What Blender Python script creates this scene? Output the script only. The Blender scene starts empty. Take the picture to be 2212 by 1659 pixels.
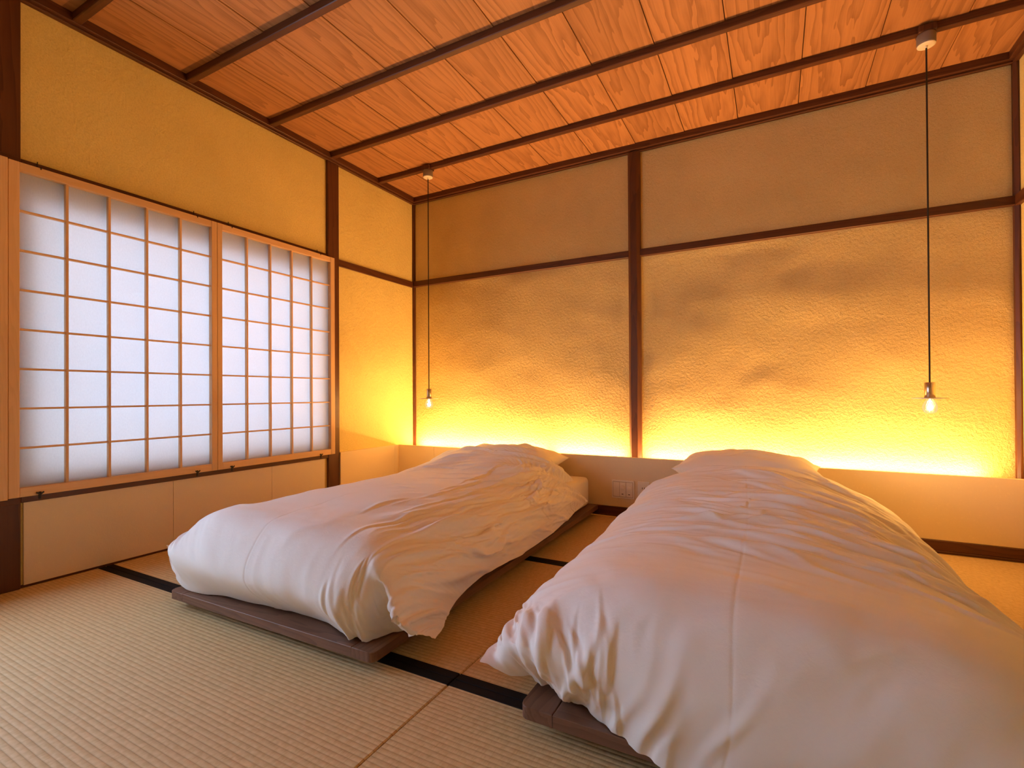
import bpy, bmesh, math, random
import numpy as np
from mathutils import Vector, Matrix

random.seed(7)
rng = np.random.default_rng(11)
scene = bpy.context.scene
COL = scene.collection

# ------------------------------------------------------------------ camera
F_PX, CY_PX = 1061.3, 846.08
YAW, PITCH, ROLL = 0.4901, 0.0054, -0.0056
CAM = Vector((2.7703, -3.378, 0.7942))
fw = Vector((-math.sin(YAW) * math.cos(PITCH), math.cos(YAW) * math.cos(PITCH), math.sin(PITCH)))
rt = Vector((math.cos(YAW), math.sin(YAW), 0))
up = rt.cross(fw)
r2 = rt * math.cos(ROLL) + up * math.sin(ROLL)
u2 = -rt * math.sin(ROLL) + up * math.cos(ROLL)
cam_d = bpy.data.cameras.new('camera')
cam_d.sensor_width = 36.0
cam_d.lens = F_PX * 36.0 / 2212.0
cam_d.shift_y = (CY_PX - 829.5) / 2212.0
cam_d.clip_start = 0.02
cam = bpy.data.objects.new('camera', cam_d)
COL.objects.link(cam)
cam.matrix_world = Matrix(((r2.x, u2.x, -fw.x, CAM.x), (r2.y, u2.y, -fw.y, CAM.y),
                           (r2.z, u2.z, -fw.z, CAM.z), (0, 0, 0, 1)))
scene.camera = cam

# ------------------------------------------------------------------ daylight, lamp levels, exposure
SKY = (0.60, 0.77, 1.06)
SKY_STRENGTH = 8.6
LED_COL = (1.0, 0.50, 0.17)
LED_WATT_PER_M = 20.0
BULB_COL = (1.0, 0.56, 0.17)
BULB_WATT = 13.0
world = bpy.data.worlds.new('overcast_sky')
scene.world = world
world.use_nodes = True
bg = world.node_tree.nodes['Background']
bg.inputs[0].default_value = (*SKY, 1)
bg.inputs[1].default_value = SKY_STRENGTH
vs = scene.view_settings
vs.view_transform = 'Standard'
vs.look = 'None'
vs.gamma = 1.0
vs.exposure = 0.10
vs.use_curve_mapping = False
scene.cycles.max_bounces = 14
scene.cycles.diffuse_bounces = 10
scene.cycles.transparent_max_bounces = 12
scene.cycles.sample_clamp_indirect = 8.0
scene.cycles.caustics_reflective = False
scene.cycles.caustics_refractive = False


# ------------------------------------------------------------------ material helpers
class NT:
    def __init__(s, name):
        s.m = bpy.data.materials.new(name)
        s.m.use_nodes = True
        s.t = s.m.node_tree
        s.t.nodes.clear()
        s.out = s.t.nodes.new('ShaderNodeOutputMaterial')

    def n(s, typ, ins=None, **kw):
        nd = s.t.nodes.new('ShaderNode' + typ)
        for k, v in kw.items():
            setattr(nd, k, v)
        if ins:
            for k, v in ins.items():
                s.put(nd.inputs[k], v)
        return nd

    def put(s, sock, v):
        if isinstance(v, bpy.types.NodeSocket):
            s.t.links.new(v, sock)
        elif isinstance(v, bpy.types.Node):
            s.t.links.new(v.outputs[0], sock)
        else:
            if sock.type == 'RGBA' and len(v) == 3:
                v = (*v, 1)
            sock.default_value = v

    def math(s, op, a, b=0.0, clamp=False):
        nd = s.t.nodes.new('ShaderNodeMath')
        nd.operation = op
        nd.use_clamp = clamp
        s.put(nd.inputs[0], a)
        s.put(nd.inputs[1], b)
        return nd.outputs[0]

    def ramp(s, fac, stops):
        nd = s.t.nodes.new('ShaderNodeValToRGB')
        el = nd.color_ramp.elements
        while len(el) < len(stops):
            el.new(0.5)
        for e, (p, c) in zip(el, stops):
            e.position = p
            e.color = (*c, 1) if len(c) == 3 else c
        s.put(nd.inputs[0], fac)
        return nd.outputs[0]

    def mix(s, fac, a, b, blend='MIX'):
        nd = s.t.nodes.new('ShaderNodeMix')
        nd.data_type = 'RGBA'
        nd.blend_type = blend
        s.put(nd.inputs[0], fac)
        s.put(nd.inputs[6], a)
        s.put(nd.inputs[7], b)
        return nd.outputs[2]

    def noise(s, vec, scale, detail=3.0, rough=0.5, dist=0.0):
        nd = s.n('TexNoise', {'Scale': scale, 'Detail': detail, 'Roughness': rough, 'Distortion': dist})
        s.put(nd.inputs['Vector'], vec)
        return nd.outputs[0]

    def mapping(s, vec, loc=(0, 0, 0), rot=(0, 0, 0), scale=(1, 1, 1)):
        nd = s.n('Mapping', {'Location': loc, 'Rotation': rot, 'Scale': scale})
        s.put(nd.inputs['Vector'], vec)
        return nd.outputs[0]

    def bump(s, height, strength, dist, normal=None):
        nd = s.n('Bump', {'Strength': strength, 'Distance': dist})
        s.put(nd.inputs['Height'], height)
        if normal is not None:
            s.put(nd.inputs['Normal'], normal)
        return nd.outputs[0]

    def bsdf(s, color, rough=0.6, metallic=0.0, normal=None, spec=0.5, **extra):
        nd = s.n('BsdfPrincipled')
        s.put(nd.inputs['Base Color'], color)
        s.put(nd.inputs['Roughness'], rough)
        s.put(nd.inputs['Metallic'], metallic)
        s.put(nd.inputs['Specular IOR Level'], spec)
        for k, v in extra.items():
            s.put(nd.inputs[k.replace('_', ' ')], v)
        if normal is not None:
            s.put(nd.inputs['Normal'], normal)
        s.t.links.new(nd.outputs[0], s.out.inputs[0])
        return nd

    def coord(s, kind='Object'):
        return s.n('TexCoord').outputs[kind]

    def rand(s):
        return s.n('ObjectInfo').outputs['Random']


def m_plaster(name, col, grain=260.0, bump=0.5, dist=0.0025, mottled=0.10):
    t = NT(name)
    p = t.n('NewGeometry').outputs['Position']
    big = t.noise(p, 2.2, 4, 0.55)
    fine = t.noise(p, grain, 3, 0.65)
    mid = t.noise(p, grain * 0.32, 2, 0.5)
    c = t.ramp(big, [(0.25, tuple(x * (1 - mottled) for x in col)), (0.75, tuple(min(1, x * (1 + mottled * .6)) for x in col))])
    speck = t.ramp(t.noise(p, 95, 2, 0.6), [(0.70, (0, 0, 0)), (0.80, (1, 1, 1))])
    c = t.mix(t.math('MULTIPLY', speck, 0.22), c, tuple(x * 0.55 for x in col))
    c = t.mix(t.ramp(fine, [(0.35, (0.30,) * 3), (0.60, (0, 0, 0))]), c, tuple(x * 0.62 for x in col))
    h = t.math('ADD', t.math('MULTIPLY', fine, 0.5), t.math('MULTIPLY', mid, 0.8))
    t.bsdf(c, 0.92, normal=t.bump(h, bump, dist), spec=0.15)
    return t.m


def m_wood(name, dark, light, axis='Z', ring=34.0, rough=0.45, contrast=1.0, bump=0.08, spec=0.4):
    """flat-sawn timber: growth rings of a log lying along `axis`, cut on a slight slant"""
    t = NT(name)
    o = t.coord('Object')
    r = t.rand()
    off = t.n('CombineXYZ', {0: t.math('MULTIPLY', r, 7.31), 1: t.math('MULTIPLY', r, 3.17), 2: t.math('MULTIPLY', r, 11.3)}).outputs[0]
    p = t.n('VectorMath', {0: o, 1: off}, operation='ADD').outputs[0]
    sep = t.n('SeparateXYZ', {0: o})
    ax = 'XYZ'.index(axis)
    a, b = [i for i in range(3) if i != ax]
    sc = [1.0, 1.0, 1.0]
    sc[ax] = 0.12
    warp = t.noise(t.mapping(p, scale=tuple(sc)), 5.0, 4, 0.55)
    warp2 = t.noise(t.mapping(p, scale=tuple(sc)), 26.0, 3, 0.6)
    la = t.math('ADD', sep.outputs[a], t.math('MULTIPLY', t.math('SUBTRACT', r, 0.5), 0.16))
    lb = t.math('ADD', t.math('ADD', sep.outputs[b], t.math('MULTIPLY', sep.outputs[ax], 0.05)),
                t.math('ADD', t.math('MULTIPLY', t.math('SUBTRACT', warp, 0.5), 0.26), 0.06))
    d = t.math('SQRT', t.math('ADD', t.math('MULTIPLY', la, la), t.math('MULTIPLY', lb, lb)))
    d = t.math('ADD', d, t.math('MULTIPLY', t.math('SUBTRACT', warp2, 0.5), 0.018))
    f = t.math('FRACT', t.math('MULTIPLY', d, ring))
    g = t.ramp(f, [(0.0, (0.05,) * 3), (0.5, (0.35,) * 3), (0.86, (0.9,) * 3), (0.97, (1,) * 3), (1.0, (0.1,) * 3)])
    sf = [180.0, 180.0, 180.0]
    sf[ax] = 3.0
    fib = t.noise(t.mapping(p, scale=tuple(sf)), 1.0, 3, 0.6)
    tone = t.noise(t.mapping(p, scale=tuple(sc)), 3.1, 2, 0.5)
    fac = t.math('ADD', t.math('MULTIPLY', g, 0.55 * contrast), t.math('MULTIPLY', t.math('SUBTRACT', fib, 0.5), 0.55))
    fac = t.math('ADD', fac, t.math('MULTIPLY', t.math('SUBTRACT', tone, 0.5), 0.5), clamp=True)
    c = t.mix(fac, light, dark)
    c = t.mix(t.math('MULTIPLY', r, 0.30), c, tuple(x * 0.62 for x in light))
    nrm = t.bump(t.math('ADD', t.math('MULTIPLY', g, -0.5), fib), bump, 0.002)
    t.bsdf(c, rough, normal=nrm, spec=spec)
    return t.m


def m_flat(name, col, rough=0.5, metallic=0.0, spec=0.5, bump=0.0):
    t = NT(name)
    p = t.coord('Object')
    n = t.noise(p, 40, 3)
    c = t.mix(t.math('MULTIPLY', n, 0.25), col, tuple(x * 0.8 for x in col))
    t.bsdf(c, rough, metallic, spec=spec, normal=t.bump(t.noise(p, 300, 2), bump, 0.001) if bump else None)
    return t.m


def m_washi(name, col, fibre=0.35):
    t = NT(name)
    p = t.n('NewGeometry').outputs['Position']
    n1 = t.noise(t.mapping(p, scale=(1, 1, 0.6)), 130, 4, 0.65, 0.4)
    n2 = t.noise(p, 6, 3)
    c = t.mix(t.math('MULTIPLY', n2, 0.25), col, tuple(x * 0.88 for x in col))
    c = t.mix(t.ramp(n1, [(0.58, (0, 0, 0)), (0.72, (0.5, 0.5, 0.5))]), c, tuple(min(1, x * 1.12) for x in col))
    t.bsdf(c, 0.85, normal=t.bump(n1, fibre, 0.002), spec=0.2)
    return t.m


def m_paper():
    t = NT('shoji_paper')
    p = t.coord('Object')
    n = t.noise(t.mapping(p, scale=(1, 1, 0.5)), 190, 3, 0.6, 0.5)
    c = t.ramp(n, [(0.3, (0.86, 0.86, 0.86)), (0.7, (0.92, 0.92, 0.92))])
    dif = t.n('BsdfDiffuse', {0: c})
    ct = t.ramp(n, [(0.3, (0.490, 0.475, 0.470)), (0.7, (0.525, 0.510, 0.505))])      # thick mulberry paper
    tr = t.n('BsdfTranslucent', {0: ct})
    mx = t.n('MixShader', {0: 0.60, 1: dif.outputs[0], 2: tr.outputs[0]})
    t.t.links.new(mx.outputs[0], t.out.inputs[0])
    return t.m


def m_tatami():
    t = NT('tatami_rush')
    p = t.n('NewGeometry').outputs['Position']
    sep = t.n('SeparateXYZ', {0: p})
    wob = t.noise(p, 5.0, 2)
    ph = t.math('MULTIPLY', t.math('ADD', sep.outputs[1], t.math('MULTIPLY', wob, 0.004)), 2 * math.pi / 0.0150)
    s = t.math('ABSOLUTE', t.math('SINE', t.math('MULTIPLY', ph, 0.5)))       # ridge, groove every 15 mm
    groove = t.ramp(s, [(0.0, (1, 1, 1)), (0.30, (0.25,) * 3), (0.6, (0, 0, 0))])
    strand = t.noise(t.mapping(p, scale=(420, 26, 1)), 1.0, 2, 0.6)
    patch = t.noise(t.mapping(p, scale=(60, 66.7, 1)), 1.0, 1, 0.5)
    tone = t.noise(p, 3.0, 3)
    c = t.ramp(strand, [(0.25, (0.52, 0.36, 0.165)), (0.75, (0.72, 0.535, 0.27))])
    c = t.mix(t.ramp(patch, [(0.40, (0, 0, 0)), (0.70, (0.75,) * 3)]), c, (0.74, 0.56, 0.30))
    c = t.mix(t.math('MULTIPLY', tone, 0.3), c, (0.66, 0.50, 0.30))
    c = t.mix(t.math('MULTIPLY', groove, 0.55), c, (0.33, 0.19, 0.075))
    h = t.math('ADD', s, t.math('MULTIPLY', strand, 0.35))
    t.bsdf(c, 0.62, normal=t.bump(h, 0.55, 0.0022), spec=0.3)
    return t.m


def m_cloth(name='white_cotton', col=(0.84, 0.82, 0.81)):
    t = NT(name)
    p = t.coord('Object')
    n = t.noise(p, 420, 2, 0.6)
    w = t.noise(t.mapping(p, scale=(1, 1, 1)), 42, 4, 0.62, 0.6)
    t.bsdf(col, 0.82, normal=t.bump(t.math('ADD', t.math('MULTIPLY', n, 0.10), w), 0.20, 0.004), spec=0.2,
           Sheen_Weight=0.08)
    return t.m


def m_emit(name, col, strength):
    t = NT(name)
    e = t.n('Emission', {0: col, 1: strength})
    t.t.links.new(e.outputs[0], t.out.inputs[0])
    return t.m


def m_bulb_glass():
    t = NT('bulb_clear_glass')
    lw = t.n('LayerWeight', {0: 0.25})
    tr = t.n('BsdfTransparent', {0: (1.0, 0.98, 0.93)})
    gl = t.n('BsdfGlossy', {0: (1, 1, 1), 'Roughness': 0.03})
    em = t.n('Emission', {0: (1.0, 0.74, 0.36), 1: 0.85})
    m1 = t.n('MixShader', {0: t.math('MULTIPLY', lw.outputs[0], 0.25), 1: tr.outputs[0], 2: gl.outputs[0]})
    mx = t.n('MixShader', {0: t.math('ADD', t.math('MULTIPLY', lw.outputs[1], 0.5), 0.22), 1: m1.outputs[0], 2: em.outputs[0]})
    t.t.links.new(mx.outputs[0], t.out.inputs[0])
    return t.m


def m_pane():
    t = NT('window_glass')
    tr = t.n('BsdfTransparent', {0: (0.97, 0.98, 0.98)})
    gl = t.n('BsdfGlossy', {0: (1, 1, 1), 'Roughness': 0.02})
    mx = t.n('MixShader', {0: 0.06, 1: tr.outputs[0], 2: gl.outputs[0]})
    t.t.links.new(mx.outputs[0], t.out.inputs[0])
    return t.m


M = {
    'plaster': m_plaster('ochre_sand_plaster', (0.80, 0.65, 0.25), grain=130, bump=1.0, dist=0.0050),
    'plaster_back': m_plaster('ochre_rough_plaster', (0.77, 0.60, 0.26), grain=185, bump=1.0, dist=0.0062, mottled=0.14),
    'cedar': m_wood('cedar_ceiling_board', (0.14, 0.045, 0.014), (0.48, 0.225, 0.086), 'Y', 38.0, 0.55, 0.95, 0.05, 0.3),
    'dark': m_wood('dark_aged_timber', (0.034, 0.010, 0.005), (0.112, 0.037, 0.013), 'Z', 40.0, 0.42),
    'darkx': m_wood('dark_aged_timber_x', (0.034, 0.010, 0.005), (0.112, 0.037, 0.013), 'X', 40.0, 0.42),
    'darky': m_wood('dark_aged_timber_y', (0.034, 0.010, 0.005), (0.112, 0.037, 0.013), 'Y', 40.0, 0.42),
    'hinoki': m_wood('pale_cypress', (0.58, 0.34, 0.16), (0.76, 0.50, 0.27), 'Z', 60.0, 0.5, 0.5, 0.03),
    'hinokiy': m_wood('pale_cypress_y', (0.58, 0.34, 0.16), (0.76, 0.50, 0.27), 'Y', 60.0, 0.5, 0.5, 0.03),
    'walnut_y': m_wood('walnut_y', (0.075, 0.032, 0.020), (0.21, 0.110, 0.072), 'Y', 55.0, 0.42, 0.9, 0.04),
    'walnut_x': m_wood('walnut_x', (0.075, 0.032, 0.020), (0.21, 0.110, 0.072), 'X', 55.0, 0.42, 0.9, 0.04),
    'washi': m_washi('beige_washi_paper', (0.78, 0.66, 0.50), 0.45),
    'board': m_washi('beige_smooth_board', (0.82, 0.67, 0.44), 0.05),
    'paper': m_paper(),
    'tatami': m_tatami(),
    'heri': m_flat('black_cloth_edging', (0.010, 0.009, 0.010), 0.8, spec=0.15, bump=0.3),
    'cloth': m_cloth(),
    'sheet': m_cloth('white_sheet', (0.85, 0.82, 0.78)),
    'pillow': m_cloth('white_pillow_cotton', (0.85, 0.82, 0.78)),
    'brass': m_flat('satin_metal', (0.72, 0.60, 0.46), 0.22, 1.0),
    'disc': m_flat('white_enamel', (0.82, 0.78, 0.70), 0.35),
    'cup': m_flat('grey_plastic', (0.24, 0.20, 0.165), 0.45),
    'cupcap': m_flat('cream_plastic', (0.80, 0.72, 0.58), 0.45),
    'cord': m_flat('black_cord', (0.012, 0.009, 0.008), 0.6),
    'iron': m_flat('black_iron', (0.018, 0.016, 0.016), 0.45, 0.4),
    'plate': m_flat('beige_plastic', (0.86, 0.79, 0.68), 0.4),
    'seam': m_flat('beige_plastic_recess', (0.42, 0.34, 0.25), 0.6),
    'slot': m_flat('dark_slot', (0.02, 0.015, 0.012), 0.7),
    'glass': m_bulb_glass(),
    'pane': m_pane(),
    'filament': m_emit('glowing_filament', (1.0, 0.80, 0.50), 60.0),
    'led': m_emit('led_diffuser', LED_COL, 12.0),
    'channel': m_flat('white_channel', (0.8, 0.78, 0.75), 0.5),
    'zip': m_flat('metal_zip', (0.35, 0.30, 0.24), 0.35, 1.0),
    'thread': m_cloth('white_seam_thread', (0.74, 0.71, 0.69)),
    'hidden': m_flat('bare_board', (0.40, 0.33, 0.26), 0.9),
}


# ------------------------------------------------------------------ mesh helpers
def link(o, parent=None):
    COL.objects.link(o)
    if parent is not None:
        o.parent = parent
    return o


def tag(o, label=None, cat=None, group=None, kind=None):
    if label:
        o['label'] = label
    if cat:
        o['category'] = cat
    if group:
        o['group'] = group
    if kind:
        o['kind'] = kind
    return o


def empty(name, loc=(0, 0, 0), rz=0.0, parent=None):
    o = bpy.data.objects.new(name, None)
    o.empty_display_size = 0.1
    o.location = loc
    o.rotation_euler = (0, 0, rz)
    return link(o, parent)


def bm_obj(name, bm, mat, parent=None, smooth=False, loc=(0, 0, 0)):
    me = bpy.data.meshes.new(name)
    bmesh.ops.recalc_face_normals(bm, faces=bm.faces)
    bm.to_mesh(me)
    bm.free()
    me.materials.append(mat)
    if smooth:
        me.polygons.foreach_set('use_smooth', [True] * len(me.polygons))
    o = bpy.data.objects.new(name, me)
    o.location = loc
    return link(o, parent)


def add_box(bm, lo, hi, bev=0.0, seg=1):
    g = bmesh.ops.create_cube(bm, size=1.0)
    vs_ = g['verts']
    c = [(a + b) / 2 for a, b in zip(lo, hi)]
    s = [max(1e-5, b - a) for a, b in zip(lo, hi)]
    for v in vs_:
        v.co = Vector((v.co.x * s[0] + c[0], v.co.y * s[1] + c[1], v.co.z * s[2] + c[2]))
    if bev > 0:
        es = set()
        for v in vs_:
            es.update(v.link_edges)
        bmesh.ops.bevel(bm, geom=list(es), offset=bev, segments=seg, affect='EDGES', profile=0.5)


def box(name, lo, hi, mat, parent=None, bev=0.0, seg=1):
    """box in its parent's space; its origin sits at the middle of the box"""
    c = tuple((a + b) / 2 for a, b in zip(lo, hi))
    bm = bmesh.new()
    add_box(bm, [a - m for a, m in zip(lo, c)], [b - m for b, m in zip(hi, c)], bev, seg)
    return bm_obj(name, bm, mat, parent, loc=c)


def boxes(name, lst, mat, parent=None):
    bm = bmesh.new()
    for lo, hi in lst:
        add_box(bm, lo, hi)
    return bm_obj(name, bm, mat, parent)


def lathe(name, prof, mat, parent=None, seg=32, loc=(0, 0, 0), smooth=True):
    bm = bmesh.new()
    rings = []
    for r, z in prof:
        if r < 1e-6:
            rings.append([bm.verts.new((0, 0, z))])
        else:
            rings.append([bm.verts.new((r * math.cos(2 * math.pi * k / seg), r * math.sin(2 * math.pi * k / seg), z)) for k in range(seg)])
    for a, b in zip(rings, rings[1:]):
        for k in range(seg):
            k2 = (k + 1) % seg
            if len(a) == 1 and len(b) == 1:
                continue
            if len(a) == 1:
                bm.faces.new((a[0], b[k], b[k2]))
            elif len(b) == 1:
                bm.faces.new((a[k], a[k2], b[0]))
            else:
                bm.faces.new((a[k], a[k2], b[k2], b[k]))
    o = bm_obj(name, bm, mat, parent, smooth=smooth, loc=loc)
    return o


def prism(name, pts, z0, z1, mat, parent=None, bev=0.0):
    """horizontal outline extruded from z0 to z1"""
    bm = bmesh.new()
    lo = [bm.verts.new((x, y, z0)) for x, y in pts]
    hi = [bm.verts.new((x, y, z1)) for x, y in pts]
    n = len(pts)
    bm.faces.new(lo[::-1])
    top = bm.faces.new(hi)
    for k in range(n):
        bm.faces.new((lo[k], lo[(k + 1) % n], hi[(k + 1) % n], hi[k]))
    if bev:
        es = list(top.edges)
        bmesh.ops.bevel(bm, geom=es, offset=bev, segments=3, affect='EDGES', profile=0.5)
    return bm_obj(name, bm, mat, parent)


def grid_mesh(name, X, mat, parent=None, smooth=True):
    nv, nu = X.shape[:2]
    idx = np.arange(nv * nu).reshape(nv, nu)
    f = np.stack([idx[:-1, :-1], idx[:-1, 1:], idx[1:, 1:], idx[1:, :-1]], -1).reshape(-1, 4)
    me = bpy.data.meshes.new(name)
    me.vertices.add(nv * nu)
    me.vertices.foreach_set('co', X.reshape(-1).astype(np.float32))
    me.loops.add(f.size)
    me.loops.foreach_set('vertex_index', f.reshape(-1).astype(np.int32))
    me.polygons.add(len(f))
    me.polygons.foreach_set('loop_start', (np.arange(len(f)) * 4).astype(np.int32))
    me.polygons.foreach_set('loop_total', np.full(len(f), 4, np.int32))
    me.update(calc_edges=True)
    me.validate()
    me.materials.append(mat)
    if smooth:
        me.polygons.foreach_set('use_smooth', [True] * len(me.polygons))
    o = bpy.data.objects.new(name, me)
    return link(o, parent)


def smooth_noise(shape, cell, seed):
    """value noise on a grid, cell = (rows, cols) per feature"""
    g = np.random.default_rng(seed)
    r, c = int(shape[0] / cell[0]) + 4, int(shape[1] / cell[1]) + 4
    base = g.standard_normal((r, c))
    yi, xi = np.arange(shape[0]) / cell[0], np.arange(shape[1]) / cell[1]
    y0, x0 = yi.astype(int), xi.astype(int)
    ty, tx = yi - y0, xi - x0

    def w(t):
        return [(-t ** 3 + 3 * t ** 2 - 3 * t + 1) / 6, (3 * t ** 3 - 6 * t ** 2 + 4) / 6, (-3 * t ** 3 + 3 * t ** 2 + 3 * t + 1) / 6, t ** 3 / 6]
    out = np.zeros(shape)
    wy, wx = w(ty), w(tx)
    for a in range(4):
        for b in range(4):
            out += wy[a][:, None] * wx[b][None, :] * base[np.ix_(y0 + a, x0 + b)]
    return out * 1.7


# ------------------------------------------------------------------ room dimensions (metres)
RX = 3.862                 # inner face of the right wall
YF = -5.60                 # wall behind the camera
ZC = 2.497                 # underside of the ceiling boards
ZR0, ZR1 = 1.729, 1.778    # wall rail
YH = -0.2425               # room face of the headboard
HL = 0.385                 # its top

# ---- floor: sub floor with the mats as its parts
floor = boxes('floor', [((-0.15, YF - 0.15, -0.10), (RX + 0.15, 0.15, -0.030))], M['hidden'])
tag(floor, 'tatami mat floor with black cloth edging', kind='structure')
XJ = 1.977
HW = 0.031                 # width of one edging band
rows = [(-1.240, -0.262), (-2.243, -1.240), (-3.243, -2.243), (YF, -3.243)]
cols = [(0.006, XJ), (XJ, RX - 0.006)]
for (y0, y1) in rows:
    for (x0, x1) in cols:
        g = 0.0012
        mat = box('tatami_mat', (x0 + g, y0 + g, -0.030), (x1 - g, y1 - g, 0.0), M['tatami'], floor, 0.003)
        for yy in ((y0 + g, y0 + HW), (y1 - HW, y1 - g)):
            if yy[1] > -0.30 or yy[0] < YF + 0.002:
                continue
            e = box('edging', (x0 + g, yy[0], -0.012), (x1 - g, yy[1], 0.0016), M['heri'], None, 0.0015)
            e.parent = mat
            e.location = Vector(e.location) - Vector(mat.location)

# ---- ceiling: lapped boards on thin battens, moulding round the edge
ceil = boxes('ceiling', [((-0.15, YF - 0.15, ZC + 0.020), (RX + 0.15, 0.15, ZC + 0.10))], M['darkx'])
tag(ceil, 'cedar board ceiling with dark battens', kind='structure')
joints = [0.0, 0.342, 0.675, 0.992, 1.311, 1.637, 1.950, 2.268, 2.585, 2.908, 3.232, 3.555, RX]
for a, b in zip(joints, joints[1:]):
    # each board tips a little so that its right edge laps under its neighbour
    L = (YF, -0.002)
    cx, cy = (a + b) / 2, (L[0] + L[1]) / 2
    bm = bmesh.new()
    add_box(bm, (a - cx + 0.0020, L[0] - cy, 0.0), (b - cx - 0.0020, L[1] - cy, 0.009))
    for v in bm.verts:
        t_ = (v.co.x + (b - a) / 2) / (b - a)
        v.co.z += 0.0030 * (1 - t_)
    bm_obj('board', bm, M['cedar'], ceil, loc=(cx, cy, ZC - 0.002))
for y in (-0.457, -0.925, -1.400, -1.885, -2.362, -2.840, -3.318, -3.796):
    box('batten', (0.03, y - 0.017, ZC - 0.036), (RX - 0.03, y + 0.017, ZC + 0.004), M['darkx'], ceil, 0.003)
# moulding: a dark face above a thin lower strip
for lo, hi, mt in (((0.0, -0.042, 2.457), (RX, 0.0, ZC + 0.012), 'darkx'), ((0.0, -0.024, 2.446), (RX, 0.0, 2.458), 'darkx'),
                   ((0.0, YF, 2.457), (0.042, -0.042, ZC + 0.012), 'darky'), ((0.0, YF, 2.446), (0.024, -0.024, 2.458), 'darky'),
                   ((RX - 0.042, YF, 2.457), (RX, -0.042, ZC + 0.012), 'darky'), ((RX - 0.024, YF, 2.446), (RX, -0.024, 2.458), 'darky')):
    box('moulding', lo, hi, M[mt], ceil, 0.002)

# ---- back wall
wb = boxes('wall_back', [((-0.15, 0.040, -0.03), (RX + 0.15, 0.16, ZC + 0.02))], M['hidden'])
tag(wb, 'back wall of rough ochre plaster in dark timber framing', kind='structure')


def plaster_panel(x0, x1, z0, z1, amp, mat, seed):
    step = 0.022
    nu, nv = int((x1 - x0) / step) + 2, int((z1 - z0) / step) + 2
    xs, zs = np.linspace(x0, x1, nu), np.linspace(z0, z1, nv)
    X = np.zeros((nv, nu, 3))
    h = smooth_noise((nv, nu), (5, 9), seed) * 0.6 + smooth_noise((nv, nu), (9, 16), seed + 1) * 1.4 + smooth_noise((nv, nu), (2.4, 3.4), seed + 2) * 0.22
    edge = np.minimum(np.minimum(np.arange(nu)[None, :], nu - 1 - np.arange(nu)[None, :]) / 3.0,
                      np.minimum(np.arange(nv)[:, None], nv - 1 - np.arange(nv)[:, None]) / 3.0).clip(0, 1)
    X[..., 0] = xs[None, :]
    X[..., 1] = -(h * amp) * edge
    X[..., 2] = zs[:, None]
    return grid_mesh('plaster_panel', X, mat, wb)


PM0, PM1 = 1.893, 1.975       # middle post
plaster_panel(0.0, PM0 + 0.01, 0.0, ZR0 + 0.01, 0.0024, M['plaster_back'], 3)
plaster_panel(PM1 - 0.01, RX, 0.0, ZR0 + 0.01, 0.0030, M['plaster_back'], 13)
plaster_panel(0.0, PM0 + 0.01, ZR1 - 0.01, 2.47, 0.0012, M['plaster_back'], 23)
plaster_panel(PM1 - 0.01, RX, ZR1 - 0.01, 2.47, 0.0012, M['plaster_back'], 33)


def wany_post(name, x0, x1, y0, y1, z0, z1, cham, mat, parent, seed):
    """old post with broad chamfered arrises that wander a little"""
    g = np.random.default_rng(seed)
    zs = np.linspace(z0, z1, 26)
    bm = bmesh.new()
    rings = []
    w1, w2 = np.cumsum(g.normal(0, 0.0012, 26)), np.cumsum(g.normal(0, 0.0012, 26))
    w1 -= np.linspace(w1[0], w1[-1], 26)
    w2 -= np.linspace(w2[0], w2[-1], 26)
    cx, cy, cz = (x0 + x1) / 2, (y0 + y1) / 2, (z0 + z1) / 2
    for k, z in enumerate(zs):
        pr = [(x0, y1), (x0, y0 + cham), (x0 + cham * 1.1 + w1[k], y0), (x1 - cham * 1.5 + w2[k], y0), (x1, y0 + cham * 1.1), (x1, y1)]
        rings.append([bm.verts.new((p[0] - cx, p[1] - cy, z - cz)) for p in pr])
    for a, b in zip(rings, rings[1:]):
        for k in range(6):
            bm.faces.new((a[k], a[(k + 1) % 6], b[(k + 1) % 6], b[k]))
    bm.faces.new(rings[0][::-1])
    bm.faces.new(rings[-1])
    return bm_obj(name, bm, mat, parent, loc=(cx, cy, cz))


wany_post('post', PM0, PM1, -0.036, 0.005, 0.0, 2.442, 0.014, M['dark'], wb, 4)
wany_post('post', -0.01, 0.022, -0.018, 0.005, 0.0, 2.446, 0.006, M['dark'], wb, 5)
wany_post('post', RX - 0.022, RX + 0.01, -0.030, 0.005, 0.0, 2.446, 0.010, M['dark'], wb, 6)
for x0, x1 in ((0.018, PM0 + 0.006), (PM1 - 0.006, RX - 0.015)):
    box('rail', (x0, -0.024, ZR0), (x1, 0.005, ZR1), M['darkx'], wb, 0.004)

# ---- left wall with its window openings
W1 = (-2.515, -0.985)
W2 = (-3.600, -2.680)  # opening out of view, left without paper to add daylight
W3 = (-4.320, -3.720)         # unseen tall glazed doors, added to bring daylight onto beds and floor
WZ0, WZ1 = 0.455, 1.665
DZ0, DZ1 = 0.060, 2.050
wl = boxes('wall_left', [
    ((-0.14, YF - 0.15, DZ1), (0.0, 0.040, ZC + 0.02)), ((-0.14, YF - 0.15, -0.03), (0.0, 0.040, DZ0)),
    ((-0.14, W3[1], WZ1), (0.0, 0.040, DZ1)), ((-0.14, W3[1], DZ0), (0.0, 0.040, WZ0)),
    ((-0.14, W1[1], WZ0), (0.0, 0.040, WZ1)), ((-0.14, W2[1], WZ0), (0.0, W1[0], WZ1)),
    ((-0.14, W3[1], WZ0), (0.0, W2[0], WZ1)), ((-0.14, YF - 0.15, DZ0), (0.0, W3[0], DZ1))], M['plaster'])
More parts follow.
